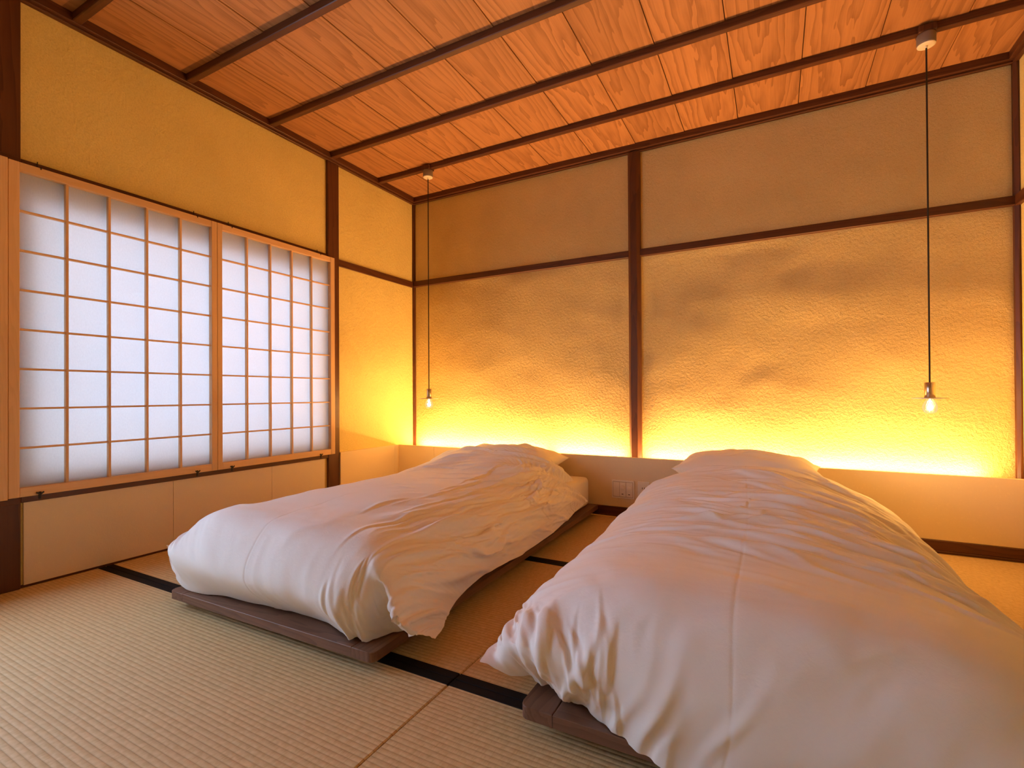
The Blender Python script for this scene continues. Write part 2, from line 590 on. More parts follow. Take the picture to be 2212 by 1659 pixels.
tag(wl, 'left wall of ochre plaster with shoji windows', kind='structure')
box('post', (-0.005, -0.950, 0.0), (0.020, -0.850, 2.446), M['dark'], wl, 0.003)
box('post', (-0.005, -2.660, 0.0), (0.018, -2.540, 2.446), M['dark'], wl, 0.003)
box('lintel', (-0.005, -2.540, 1.729), (0.014, -0.950, 1.786), M['darky'], wl, 0.002)
box('lintel', (-0.005, -3.68, 1.729), (0.019, -2.545, 1.789), M['darky'], wl, 0.002)
box('rail', (-0.005, -0.850, 1.724), (0.012, -0.020, 1.774), M['darky'], wl, 0.002)
box('sill', (-0.005, -2.540, 0.355), (0.016, -0.950, 0.440), M['darky'], wl, 0.002)
box('sill', (-0.005, -3.68, 0.352), (0.019, -2.541, 0.440), M['darky'], wl, 0.002)
for y0, y1 in ((-2.529, -1.9505), (-1.9495, -1.3815), (-1.3805, -0.972)):
    box('paper_panel', (-0.002, y0, 0.010), (0.007, y1, 0.356), M['washi'], wl, 0.001)
box('skirting', (-0.002, -2.54, 0.0), (0.004, -0.95, 0.012), M['darky'], wl)
box('paper_panel', (-0.002, -3.55, 0.010), (0.007, -2.66, 0.353), M['washi'], wl, 0.001)


# ---- windows in the openings: outer sash of dark timber
def window(name, y0, y1, z0, z1, n, label, pane=False):
    w = empty(name, (-0.045, (y0 + y1) / 2, z0))
    tag(w, label, kind='structure')
    h, H = (y1 - y0) / 2, z1 - z0
    box('window_frame', (-0.015, -h, 0.0), (0.015, h, 0.022), M['hinokiy'], w)
    box('window_frame', (-0.015, -h, H - 0.050), (0.015, h, H), M['hinokiy'], w)
    for k in range(n + 1):
        yc = -h + 0.012 + (2 * h - 0.024) * k / n
        box('window_frame', (-0.015, yc - 0.012, 0.022), (0.015, yc + 0.012, H - 0.05), M['hinoki'], w)
        if pane and k < n:
            box('pane', (-0.002, yc + 0.012, 0.022), (0.002, yc + (2 * h - 0.024) / n - 0.012, H - 0.05), M['pane'], w)
    return w


window('window_1', *W1, WZ0, WZ1, 1, 'outer wooden window sash behind the shoji')
window('added_window_2', *W2, WZ0, WZ1, 1, 'unseen glazed window added past the thick dark post', True)  # added out of view: clear panes let in extra daylight
window('added_window_3', *W3, DZ0, DZ1, 1, 'unseen tall glazed doors added for daylight', True)  # added out of view as a further daylight source

# ---- right wall, wall behind the camera
wr = boxes('wall_right', [((RX, YF - 0.15, -0.03), (RX + 0.14, 0.040, ZC + 0.02))], M['plaster'])
tag(wr, 'right wall of ochre plaster', kind='structure')
box('rail', (RX - 0.020, YF, ZR0 - 0.004), (RX + 0.005, -0.012, ZR1 + 0.004), M['darky'], wr, 0.003)
box('post', (RX - 0.018, -2.06, 0.0), (RX + 0.005, -1.95, 2.446), M['dark'], wr, 0.003)
wf = boxes('wall_front', [((-0.14, YF - 0.14, -0.03), (RX + 0.14, YF, ZC + 0.02))], M['plaster'])
tag(wf, 'wall of ochre plaster facing the beds', kind='structure')


# ------------------------------------------------------------------ headboard and its hidden light
hb = empty('headboard', (0, YH, 0))
tag(hb, 'long low beige headboard ledge across the back wall with glowing gap behind it', 'headboard')
for x0, x1 in ((0.030, 0.395), (0.3965, RX - 0.003)):
    box('front_panel', (x0, 0.0, 0.062), (x1, 0.019, HL), M['board'], hb, 0.0015)
box('base_board', (0.030, -0.006, 0.012), (RX - 0.003, 0.017, 0.062), M['darkx'], hb, 0.002)
box('plinth', (0.030, -0.012, 0.0), (RX - 0.003, 0.012, 0.012), M['darkx'], hb, 0.001)
for y0, y1 in ((-0.852 - YH, -0.2835 - YH), (-0.2825 - YH, 0.0)):
    box('side_panel', (0.0, y0, 0.012), (0.030, y1, HL), M['board'], hb, 0.0015)

strips = [(0.07, 1.26, 'slim warm light strip behind the headboard lighting the wall by the corner post'),
          (1.32, 1.87, 'short warm light strip behind the headboard ending at the middle post'),
          (2.00, 2.88, 'slim warm light strip behind the headboard starting at the middle post'),
          (2.92, 3.72, 'slim warm light strip behind the headboard lighting the wall under the wide panel lamp')]
for x0, x1, lab in strips:
    s = empty('light_strip', ((x0 + x1) / 2, -0.056, 0.332))
    tag(s, lab, 'light strip', 'light strips behind the headboard')
    h = (x1 - x0) / 2
    box('channel', (-h, -0.012, -0.330), (h, 0.012, 0.0), M['channel'], s)
    box('diffuser', (-h + 0.004, -0.008, 0.0), (h - 0.004, 0.008, 0.004), M['led'], s)
    ld = bpy.data.lights.new('strip_light', 'AREA')
    ld.shape = 'RECTANGLE'
    ld.size, ld.size_y = x1 - x0 - 0.01, 0.016
    ld.energy = LED_WATT_PER_M * (x1 - x0)
    ld.color = LED_COL
    lo = bpy.data.objects.new('strip_light', ld)
    lo.location = (0, 0, 0.006)
    lo.rotation_euler = (math.pi, 0, 0)
    link(lo, s)


# ------------------------------------------------------------------ shoji screens
def shoji(name, y0, y1, stl, str_, label, clips=()):
    """y0/y1 outer edges, stl/str_ stile widths; stands 45 mm proud of the plaster"""
    Z0, Z1 = 0.384, 1.758
    x0, x1 = 0.021, 0.052
    s = empty(name, (0.0, y0, Z0))
    tag(s, label, 'shoji screen', 'shoji screens on the left wall')
    W, H = y1 - y0, Z1 - Z0
    box('stile', (x0, 0, 0), (x1, stl, H), M['hinoki'], s, 0.0015)
    box('stile', (x0, W - str_, 0), (x1, W, H), M['hinoki'], s, 0.0015)
    box('top_rail', (x0, stl, H - 0.034), (x1 - 0.001, W - str_, H), M['hinokiy'], s, 0.0015)
    box('bottom_rail', (x0, stl, 0), (x1 - 0.001, W - str_, 0.037), M['hinokiy'], s, 0.0015)
    ya, yb, za, zb = stl, W - str_, 0.037, H - 0.034
    box('paper_sheet', (0.0255, ya - 0.004, za - 0.004), (0.0260, yb + 0.004, zb + 0.004), M['paper'], s)
    for k in range(1, 5):
        y = ya + (yb - ya) * k / 5
        box('lattice_bar', (0.0265, y - 0.0050, za), (0.0455, y + 0.0050, zb), M['hinoki'], s, 0.0008)
    for k in range(1, 8):
        z = za + (zb - za) * k / 8
        box('lattice_bar', (0.0265, ya, z - 0.0042), (0.0430, yb, z + 0.0042), M['hinokiy'], s, 0.0008)
    for yc in clips:
        # little iron turn buttons below, wire hooks above
        bm = bmesh.new()
        add_box(bm, (x1 - 0.002, -0.004, -0.020), (x1 + 0.004, 0.004, 0.010), 0.001)
        for sg in (-1, 1):
            v0 = [bm.verts.new((x1 + 0.004 + dx, sg * a, b)) for dx in (0.0, 0.003) for a, b in ((0.001, -0.004), (0.013, 0.006), (0.011, 0.011), (0.001, 0.003))]
            for q in ((0, 1, 2, 3), (4, 5, 6, 7), (0, 1, 5, 4), (1, 2, 6, 5), (2, 3, 7, 6), (3, 0, 4, 7)):
                bm.faces.new([v0[i] for i in q])
        bm_obj('clip', bm, M['iron'], s, loc=(0, yc - y0, 0.004))
        bm = bmesh.new()
        add_box(bm, (0.016, -0.0015, -0.004), (x1 + 0.003, 0.0015, 0.0), 0.0005)
        add_box(bm, (0.016, -0.0015, -0.004), (0.019, 0.0015, 0.030), 0.0005)
        add_box(bm, (x1, -0.0015, -0.012), (x1 + 0.003, 0.0015, 0.0), 0.0005)
        bm_obj('hook', bm, M['iron'], s, loc=(0, yc - y0 + 0.004, H + 0.004))
    return s


shoji('shoji_screen', -1.744, -0.920, 0.027, 0.036, 'paper shoji screen with lattice grid fixed next to the dark post by the headboard', (-1.665, -1.045))
shoji('shoji_screen', -2.588, -1.7455, 0.034, 0.030, 'paper shoji screen with lattice grid reaching to the thick dark post', (-2.492, -1.855))
sf = empty('sash_frame', (0.0, -2.590, 0.380))
tag(sf, 'pale wooden sash frame whose upright shows over the thick dark post', 'window sash')
box('stile', (0.021, -0.062, 0.0), (0.055, 0.0, 1.380), M['hinoki'], sf, 0.0015)
box('stile', (0.021, -1.060, 0.0), (0.055, -1.015, 1.380), M['hinoki'], sf, 0.0015)
box('top_rail', (0.021, -1.015, 1.345), (0.054, -0.062, 1.380), M['hinokiy'], sf, 0.0015)
box('bottom_rail', (0.021, -1.015, 0.0), (0.054, -0.062, 0.040), M['hinokiy'], sf, 0.0015)


# ------------------------------------------------------------------ pendant lamps
def pendant(x, y, label):
    zb = ZC - 0.036
    p = empty('pendant_lamp', (x, y, 0.695))
    tag(p, label, 'pendant lamp', 'bare bulb pendants hanging over the bedsides')
    b = 0.695
    box('ceiling_block', (-0.034, -0.034, zb - 0.004 - b), (0.034, 0.034, zb + 0.030 - b), M['dark'], p, 0.006, 2)
    lathe('canopy', [(0.0, 0.0), (0.030, 0.0), (0.035, 0.003), (0.0365, 0.008), (0.0365, 0.046), (0.034, 0.050), (0.0, 0.050)], M['cup'], p, loc=(0, 0, zb - 0.054 - b))
    lathe('canopy_cap', [(0.0, 0.0), (0.026, 0.0), (0.0345, 0.002), (0.0355, 0.005), (0.0, 0.0055)], M['cupcap'], p, loc=(0, 0, zb - 0.0575 - b))
    lathe('cord_grip', [(0.0, -0.010), (0.004, -0.010), (0.006, 0.0), (0.0, 0.0)], M['cupcap'], p, 16, loc=(0, 0, zb - 0.0575 - b))
    lathe('cord', [(0.0036, 0.836 - b), (0.0036, zb - 0.058 - b)], M['cord'], p, 10)
    lathe('socket', [(0.0, 0.839), (0.018, 0.839), (0.0205, 0.836), (0.0205, 0.768), (0.019, 0.766), (0.0, 0.766)], M['brass'], p, 40, loc=(0, 0, -b))
    lathe('disc', [(0.0, 0.7680), (0.066, 0.7675), (0.067, 0.7655), (0.066, 0.7636), (0.0, 0.7635)], M['disc'], p, 48, loc=(0, 0, -b))
    prof = [(0.011, 0.7635), (0.0125, 0.758), (0.0165, 0.752), (0.0225, 0.743), (0.0268, 0.732), (0.0282, 0.722), (0.0268, 0.711), (0.0218, 0.701), (0.0130, 0.6960), (0.0, 0.695)]
    bulb = lathe('bulb', [(r, z - b) for r, z in prof], M['glass'], p, 40)
    lathe('filament', [(0.0, 0.762), (0.0030, 0.760), (0.0032, 0.745), (0.0050, 0.740), (0.0090, 0.730), (0.0105, 0.720), (0.0075, 0.712), (0.0, 0.708)], M['filament'], bulb, 20, loc=(0, 0, -b))
    pl = bpy.data.lights.new('bulb_light', 'POINT')
    pl.energy = BULB_WATT
    pl.color = BULB_COL
    pl.shadow_soft_size = 0.020
    po = bpy.data.objects.new('bulb_light', pl)
    po.location = (0, 0, 0.722 - b)
    link(po, p)
    return p


pendant(0.515, -0.457, 'bare bulb pendant on a black cord hanging near the dark corner post')
pendant(3.407, -0.457, 'bare bulb pendant on a black cord hanging over the wide plaster panel')

# ------------------------------------------------------------------ switch and socket on the headboard
yp = YH - 0.0005
sw = empty('switch_plate', (1.907, yp, 0.178))
tag(sw, 'beige switch plate with a rocker and two round dimmers on the headboard', 'switch')
box('plate', (-0.073, -0.009, -0.059), (0.073, 0.0, 0.059), M['plate'], sw, 0.0025, 2)
box('inner_frame', (-0.065, -0.0095, -0.049), (0.065, -0.008, 0.049), M['seam'], sw)
box('rocker', (-0.0625, -0.0130, -0.0465), (-0.0215, -0.009, 0.0465), M['plate'], sw, 0.002, 2)
for cx in (0.0, 0.043):
    box('dimmer_module', (cx - 0.0205, -0.0115, -0.0465), (cx + 0.0200, -0.009, 0.0465), M['plate'], sw, 0.0012)
    k = lathe('dial', [(0.0, 0.010), (0.0135, 0.010), (0.015, 0.008), (0.015, 0.0), (0.0, 0.0)], M['plate'], sw, 28, loc=(cx, -0.0115, 0.012))
    k.rotation_euler = (math.pi / 2, 0, 0)
    box('mark', (cx - 0.008, -0.0120, -0.032), (cx + 0.004, -0.0112, -0.028), M['slot'], sw)
    box('ridge', (cx - 0.017, -0.0130, -0.020), (cx + 0.017, -0.0112, -0.017), M['plate'], sw)
so = empty('power_socket', (2.038, yp, 0.178))
tag(so, 'beige two pin power socket beside the switch plate', 'socket')
box('plate', (-0.036, -0.009, -0.059), (0.036, 0.0, 0.059), M['plate'], so, 0.0025, 2)
box('inner_frame', (-0.022, -0.0110, -0.046), (0.022, -0.008, 0.046), M['plate'], so, 0.001)
for zc in (0.018, -0.022):
    for dx in (-0.0063, 0.0063):
        box('slot', (dx - 0.0016, -0.0116, zc - 0.006), (dx + 0.0016, -0.0105, zc + 0.006), M['slot'], so)


# ------------------------------------------------------------------ beds
def rounded(x0, x1, y0, y1, corner, r):
    """outline with the listed corners rounded; corners in order lo-lo, hi-lo, hi-hi, lo-hi"""
    out = []
    cs = [(x0, y0, 1, 1, math.pi), (x1, y0, -1, 1, 1.5 * math.pi), (x1, y1, -1, -1, 0), (x0, y1, 1, -1, 0.5 * math.pi)]
    for k, (cx, cy, sx, sy, a0) in enumerate(cs):
        if k in corner:
            for i in range(6):
                a = a0 + i / 5 * math.pi / 2
                out.append((cx + sx * r + r * math.cos(a), cy + sy * r + r * math.sin(a)))
        else:
            out.append((cx, cy))
    return out


def bed_frame(loc, rz, W, L, label):
    """origin at the floor under the foot corner on the window side"""
    b = empty('bed_frame', loc, rz)
    tag(b, label, 'bed frame', 'low walnut bed frames')
    z0, z1, w = 0.036, 0.065, 0.083
    prism('side_rail', rounded(0, w, 0, L, (0,), 0.020), z0, z1, M['walnut_y'], b, 0.003)
    prism('side_rail', rounded(W - w, W, 0, L, (1,), 0.020), z0, z1, M['walnut_y'], b, 0.003)
    prism('foot_rail', rounded(w + 0.0008, W - w - 0.0008, 0, w, (), 0), z0, z1, M['walnut_x'], b, 0.002)
    prism('head_rail', rounded(w + 0.0008, W - w - 0.0008, L - w, L, (), 0), z0, z1, M['walnut_x'], b, 0.002)
    n = 9
    for k in range(n):
        y = w + 0.02 + (L - 2 * w - 0.12) * k / (n - 1)
        box('slat', (w + 0.001, y, z0 + 0.006), (W - w - 0.001, y + 0.08, z1 - 0.004), M['walnut_x'], b)
    for x in (0.13, W - 0.19):
        box('runner', (x, 0.14, 0.002), (x + 0.06, L - 0.12, z0), M['walnut_y'], b)
    return b


def cushion(name, sx, sy, up_, dn, mat, loc, rz, seed, n=64):
    """pillow: two bulged faces meeting at a seam, pointed corners, creased"""
    g = np.linspace(-1, 1, n)
    U, V = np.meshgrid(g, g)
    prof = (1 - np.abs(U) ** 2.6).clip(0) ** 0.62 * (1 - np.abs(V) ** 2.6).clip(0) ** 0.62
    pull = 1 - 0.085 * (1 - np.abs(V) ** 1.6) * np.abs(U) ** 3
    pull2 = 1 - 0.085 * (1 - np.abs(U) ** 1.6) * np.abs(V) ** 3
    wr = smooth_noise((n, n), (3.2, 5.0), seed) * 0.006 + smooth_noise((n, n), (7, 8), seed + 1) * 0.010
    X = np.stack([U * pull * sx / 2, V * pull2 * sy / 2, prof * (up_ + wr)], -1)
    Y = np.stack([U * pull * sx / 2, V * pull2 * sy / 2, -prof * dn], -1)
    verts = np.concatenate([X.reshape(-1, 3), Y.reshape(-1, 3)])
    idx = np.arange(n * n).reshape(n, n)
    f1 = np.stack([idx[:-1, :-1], idx[:-1, 1:], idx[1:, 1:], idx[1:, :-1]], -1).reshape(-1, 4)
    f2 = f1[:, ::-1] + n * n
    me = bpy.data.meshes.new(name)
    me.from_pydata(verts.tolist(), [], np.concatenate([f1, f2]).tolist())
    bm = bmesh.new()
    bm.from_mesh(me)
    bmesh.ops.remove_doubles(bm, verts=bm.verts, dist=1e-4)
    bm.to_mesh(me)
    bm.free()
    me.polygons.foreach_set('use_smooth', [True] * len(me.polygons))
    me.materials.append(mat)
    o = bpy.data.objects.new(name, me)
    o.location = loc
    o.rotation_euler = (0, 0, rz)
    return link(o)


def catmull(P, t):
    """chordal Catmull-Rom through the rows of P (n, ..., 3) at parameters t in 0..n-1"""
    n = len(P)
    i = np.clip(np.floor(t).astype(int), 0, n - 2)
    f = t - i
    sh = (len(t),) + (1,) * (P.ndim - 1)
    f = f.reshape(sh)
    d = np.linalg.norm(np.diff(P, axis=0), axis=-1).reshape(n - 1, -1).mean(1)       # knot spacing
    tan = np.zeros_like(P)
    tan[0] = (P[1] - P[0]) / d[0]
    tan[-1] = (P[-1] - P[-2]) / d[-1]
    for k in range(1, n - 1):
        a, b = (P[k] - P[k - 1]) / d[k - 1], (P[k + 1] - P[k]) / d[k]
        tan[k] = (a * d[k] + b * d[k - 1]) / (d[k] + d[k - 1])
    di = d[i].reshape(sh)
    h00, h10 = 2 * f ** 3 - 3 * f ** 2 + 1, f ** 3 - 2 * f ** 2 + f
    h01, h11 = -2 * f ** 3 + 3 * f ** 2, f ** 3 - f ** 2
    return h00 * P[i] + h10 * di * tan[i] + h01 * P[i + 1] + h11 * di * tan[i + 1]


def uniform_t(d, step):
    """parameters that walk the knots at about equal arc length"""
    s = np.concatenate([[0], np.cumsum(d)])
    m = int(s[-1] / step) + 1
    return np.interp(np.linspace(0, s[-1], m), s, np.arange(len(s)))


def dense(net, step):
    net = np.array(net, float)
    du = np.linalg.norm(np.diff(net, axis=1), axis=-1).mean(0)
    dv = np.linalg.norm(np.diff(net, axis=0), axis=-1).mean(1)
    tu, tv = uniform_t(du, step), uniform_t(dv, step)
    A = np.swapaxes(catmull(np.swapaxes(net, 0, 1), tu), 0, 1)
    return catmull(A, tv), tu, tv


def normals(X):
    gu = np.gradient(X, axis=1)
    gv = np.gradient(X, axis=0)
    n = np.cross(gu, gv)
    return n / (np.linalg.norm(n, axis=-1, keepdims=True) + 1e-9)


def link_pairs(a, b, rest, stiff):
    d = b - a
    l = np.sqrt((d * d).sum(-1)) + 1e-9
    c = (0.5 * stiff * (l - rest) / l)[..., None] * d
    a += c
    b -= c


def buckle(P0, eu, ev, iters, k_found, k_bend, seed, amp, lo=-0.006, hi=0.05, pin=None, cell=(4, 4)):
    """slack cloth on a soft filling: the surplus length has to buckle into folds"""
    X = P0.copy()
    N = normals(P0)
    X += N * (smooth_noise(P0.shape[:2], cell, seed) * amp)[..., None]
    Lu = np.linalg.norm(np.diff(P0, axis=1), axis=-1) * (1 + 0.5 * (eu[:, 1:] + eu[:, :-1]))
    Lv = np.linalg.norm(np.diff(P0, axis=0), axis=-1) * (1 + 0.5 * (ev[1:] + ev[:-1]))
    Ld = np.sqrt(Lu[:-1] ** 2 + Lv[:, :-1] ** 2)
    Bu = (Lu[:, 1:] + Lu[:, :-1])
    Bv = (Lv[1:] + Lv[:-1])
    kf = k_found if np.ndim(k_found) else np.full(P0.shape[:2], k_found)
    for it in range(iters):
        for s in (0, 1):
            a, b = X[:, s:-1:2], X[:, s + 1::2]
            link_pairs(a[:, :b.shape[1]], b, Lu[:, s::2][:, :b.shape[1]], 0.9)
            a, b = X[s:-1:2], X[s + 1::2]
            link_pairs(a[:b.shape[0]], b, Lv[s::2][:b.shape[0]], 0.9)
        if it % 2 == 0:
            for s in (0, 1):
                a, b = X[s:-1:2, :-1], X[s + 1::2, 1:]
                link_pairs(a[:b.shape[0]], b, Ld[s::2][:b.shape[0]], 0.25)
                a, b = X[s:-1:2, 1:], X[s + 1::2, :-1]
                link_pairs(a[:b.shape[0]], b, Ld[s::2][:b.shape[0]], 0.25)
        if k_bend:
            # bending: pull each vertex towards the mean of its neighbours
            lap = np.zeros_like(X)
            lap[:, 1:-1] += 0.5 * (X[:, 2:] + X[:, :-2]) - X[:, 1:-1]
            lap[1:-1] += 0.5 * (X[2:] + X[:-2]) - X[1:-1]
            lap0 = np.zeros_like(lap)
            lap0[:, 1:-1] += lap[:, 1:-1] - 0.5 * (lap[:, 2:] + lap[:, :-2])
            lap0[1:-1] += lap[1:-1] - 0.5 * (lap[2:] + lap[:-2])
            X += k_bend * lap0
        D = X - P0
        h = (D * N).sum(-1)
        hc = np.clip(h, lo, hi)
        X += ((hc - h)[..., None]) * N * 0.8
        X += (P0 - X) * kf[..., None]
        if pin is not None:
            X += (P0 - X) * pin[..., None]
    return X


def upsample(X):
    nv, nu = X.shape[:2]
    A = catmull(X, np.linspace(0, nv - 1, 2 * nv - 1))
    B = catmull(np.swapaxes(A, 0, 1), np.linspace(0, nu - 1, 2 * nu - 1))
    return np.swapaxes(B, 0, 1)


def smoothstep(a, b, x):
    t = ((x - a) / (b - a)).clip(0, 1)
    return t * t * (3 - 2 * t)


def lic(noise, du, dv, steps):
    """smear noise along the direction field (du along columns, dv along rows)"""
    nv, nu = noise.shape
    R, C = np.meshgrid(np.arange(nv, dtype=float), np.arange(nu, dtype=float), indexing='ij')

    def samp(A, r, c):
        r, c = r.clip(0, nv - 1.001), c.clip(0, nu - 1.001)
        r0, c0 = r.astype(int), c.astype(int)
        fr, fc = r - r0, c - c0
        return (A[r0, c0] * (1 - fc) + A[r0, c0 + 1] * fc) * (1 - fr) + (A[r0 + 1, c0] * (1 - fc) + A[r0 + 1, c0 + 1] * fc) * fr
    acc = noise.copy()
    w = 1.0
    for sg in (1, -1):
        r, c = R.copy(), C.copy()
        for k in range(steps):
            a, b = samp(du, r, c), samp(dv, r, c)
            c, r = c + sg * a, r + sg * b
            q = 0.5 * (1 + math.cos(math.pi * (k + 1) / (steps + 1)))
            acc += q * samp(noise, r, c)
            if sg == 1:
                w += 2 * q
    acc /= math.sqrt(w)
    return (acc - acc.mean()) / (acc.std() + 1e-9)


def folds(shape, cell, seed, du, dv, steps, sharp=0.5):
    n = lic(smooth_noise(shape, (cell, cell), seed), du, dv, steps)
    crest = np.exp(0.75 * n.clip(-3, 2.4)) - 1.3          # narrow crests, wide troughs
    return sharp * crest + (1 - sharp) * n * 0.7


def unit(a, b):
    l = np.sqrt(a * a + b * b) + 1e-9
    return a / l, b / l


def long_folds(SU, SV, groups, seed):
    """long creased folds; groups of (n, su range, sv range, angle range in degrees, curvature, length range, height, width)"""
    g = np.random.default_rng(seed)
    h = np.zeros(SU.shape)
    for (n, ru, rv, ra, rc, rl, amp, wid) in groups:
        for k in range(n):
            # spread the folds evenly over the range, with some jitter
            cu = g.uniform(*ru)
            cv = rv[0] + (rv[1] - rv[0]) * (k + g.uniform(0.1, 0.9)) / n
            a = math.radians(g.uniform(*ra))
            kp, L = g.uniform(*rc), g.uniform(*rl)
            A, w = amp * g.uniform(0.55, 1.15), wid * g.uniform(0.75, 1.3)
            x, y = SU - cu, SV - cv
            t = x * math.cos(a) + y * math.sin(a)
            d = -x * math.sin(a) + y * math.cos(a) - 0.5 * kp * t * t
            d = d + 0.006 * np.sin(t * 23 + k)
            q = (1 - (t / (0.5 * L)) ** 2).clip(0, 1) ** 1.5
            ww = w * (0.55 + 0.45 * q)
            prof = np.where(d < 0, np.exp(-(d / ww) ** 2), np.exp(-(d / (2.0 * ww)) ** 2))
            trough = np.exp(-((d + 2.1 * ww) / (1.3 * ww)) ** 2)
            h += A * q * (prof - 0.45 * trough)
    return h


def duvet(net, field, label, seed, foot_y, side_x, crease_u=None, cross=(), groups=()):
    """net: control points [foot..head][window side..other side];
    field(U, V) -> fold direction (du, dv), coarse and fine fold height in metres"""
    K = 1.43                                   # grid finer than 20 mm by this factor
    X, tu, tv = dense(net, 0.020 / K)
    X = X.copy()
    for _ in range(3):
        X[1:-1, 1:-1] += 0.15 * (X[2:, 1:-1] + X[:-2, 1:-1] + X[1:-1, 2:] + X[1:-1, :-2] - 4 * X[1:-1, 1:-1])
    TU, TV = np.meshgrid(tu, tv)
    du, dv, a1, a2 = field(TU, TV)
    du, dv = unit(du, dv)
    h = folds(TU.shape, 2.0 * K, seed, du, dv, 21, 0.6) * a1
    X = X + normals(X) * h[..., None]
    eu, ev = 2.0 * (a1 / 0.05) ** 2 * dv * dv + 0.004, 2.0 * (a1 / 0.05) ** 2 * du * du + 0.004
    X = buckle(X, eu, ev, 24, 0.006, 0.02, seed, 0.0015, -0.010, 0.030, cell=(4.6, 4.6))
    X = upsample(X)
    tu, tv = np.interp(np.linspace(0, len(tu) - 1, X.shape[1]), np.arange(len(tu)), tu), np.interp(np.linspace(0, len(tv) - 1, X.shape[0]), np.arange(len(tv)), tv)
    TU, TV = np.meshgrid(tu, tv)
    du, dv, a1, a2 = field(TU, TV)
    ang = smooth_noise(TU.shape, (20, 20), seed + 3) * 0.30
    du, dv = unit(du, dv)
    du, dv = du * np.cos(ang) - dv * np.sin(ang), du * np.sin(ang) + dv * np.cos(ang)
    gate = (smooth_noise(TU.shape, (23, 23), seed + 4) * 0.8 + 0.62).clip(0.08, 1.5)
    h = folds(TU.shape, 2.0 * K, seed + 7, du, dv, 36, 0.7) * a2 * gate
    X = X + normals(X) * h[..., None]
    eu, ev = 2.0 * (a2 / 0.03) ** 2 * dv * dv + 0.002, 2.0 * (a2 / 0.03) ** 2 * du * du + 0.002
    X = buckle(X, eu, ev, 20, 0.004, 0.015, seed + 5, 0.0006, -0.006, 0.015, cell=(3.7, 3.7))
    X = upsample(X)
    tu, tv = np.interp(np.linspace(0, len(tu) - 1, X.shape[1]), np.arange(len(tu)), tu), np.interp(np.linspace(0, len(tv) - 1, X.shape[0]), np.arange(len(tv)), tv)
    TU, TV = np.meshgrid(tu, tv)
    du, dv, a1, a2 = field(TU, TV)
    du, dv = unit(du, dv)
    gate = (smooth_noise(TU.shape, (38, 38), seed + 14) * 0.9 + 0.35).clip(0.0, 1.5)
    h = folds(TU.shape, 2.6, seed + 17, du, dv, 44, 0.7) * a2 * 0.28 * gate
    if crease_u is not None:
        cu = crease_u + 0.012 * np.sin(TV * 2.3)
        h -= 0.0014 * np.exp(-((TU - cu) / 0.010) ** 2)
    for c, u0, u1, sl in cross:
        w_ = smoothstep(u0, u0 + 0.3, TU) * (1 - smoothstep(u1 - 0.6, u1, TU))
        cv = c + sl * (TU - 3.0) + 0.03 * np.sin(TU * 3.1)
        h += 0.0034 * w_ * np.exp(-((TV - cv) / 0.020) ** 2) - 0.0034 * w_ * np.exp(-((TV - cv + 0.05) / 0.035) ** 2)
    SU = np.concatenate([[0], np.cumsum(np.linalg.norm(np.diff(X, axis=1), axis=-1).mean(0))])
    SV = np.concatenate([[0], np.cumsum(np.linalg.norm(np.diff(X, axis=0), axis=-1).mean(1))])
    SU, SV = np.meshgrid(SU / SU[-1] * 1.75, SV / SV[-1] * 2.20)
    h += long_folds(SU, SV, groups, seed + 30)
    X = X + normals(X) * h[..., None]
    on_frame = (X[..., 1] > foot_y) & (X[..., 0] > side_x[0]) & (X[..., 0] < side_x[1])
    X[..., 2] = np.maximum(X[..., 2], np.where(on_frame, 0.068, 0.012))
    o = grid_mesh('duvet', X, M['cloth'])
    tag(o, label, 'duvet', 'white duvets on the low beds')
    return o


# ---- bed beside the windows
B1 = (0.757, -2.352)
R1 = math.radians(0.7)
bed_frame((B1[0], B1[1], 0), R1, 1.010, 2.085, 'low walnut bed frame standing beside the shoji windows')
net1 = [
    [(.600, -2.28, .180), (.790, -2.330, .075), (1.00, -2.305, .072), (1.25, -2.285, .072), (1.50, -2.270, .072), (1.705, -2.300, .072), (1.780, -2.200, .085), (1.890, -2.225, .105)],
    [(.590, -2.20, .190), (.735, -2.345, .210), (.98, -2.385, .20), (1.25, -2.390, .20), (1.50, -2.385, .20), (1.720, -2.365, .19), (1.830, -2.255, .155), (1.850, -2.120, .090)],
    [(.600, -2.05, .130), (.665, -2.200, .255), (.88, -2.290, .320), (1.22, -2.310, .328), (1.48, -2.315, .322), (1.700, -2.305, .300), (1.800, -2.180, .200), (1.810, -2.030, .085)],
    [(.610, -1.85, .105), (.645, -1.930, .255), (.83, -1.980, .338), (1.15, -2.000, .362), (1.45, -2.020, .357), (1.655, -2.000, .320), (1.765, -1.900, .220), (1.800, -1.830, .112)],
    [(.610, -1.45, .105), (.640, -1.500, .255), (.82, -1.500, .338), (1.13, -1.520, .362), (1.42, -1.520, .355), (1.630, -1.500, .318), (1.755, -1.470, .210), (1.795, -1.450, .102)],
    [(.610, -1.05, .105), (.640, -1.050, .255), (.81, -1.050, .338), (1.10, -1.060, .358), (1.38, -1.060, .352), (1.600, -1.050, .312), (1.740, -1.050, .212), (1.790, -1.050, .110)],
    [(.600, -.780, .120), (.640, -.770, .270), (.80, -.750, .372), (1.07, -.740, .425), (1.33, -.740, .420), (1.560, -.740, .342), (1.715, -.720, .222), (1.775, -.720, .140)],
    [(.600, -.500, .120), (.660, -.520, .280), (.80, -.550, .385), (1.02, -.580, .450), (1.27, -.580, .448), (1.520, -.530, .360), (1.670, -.470, .222), (1.735, -.430, .125)],
]


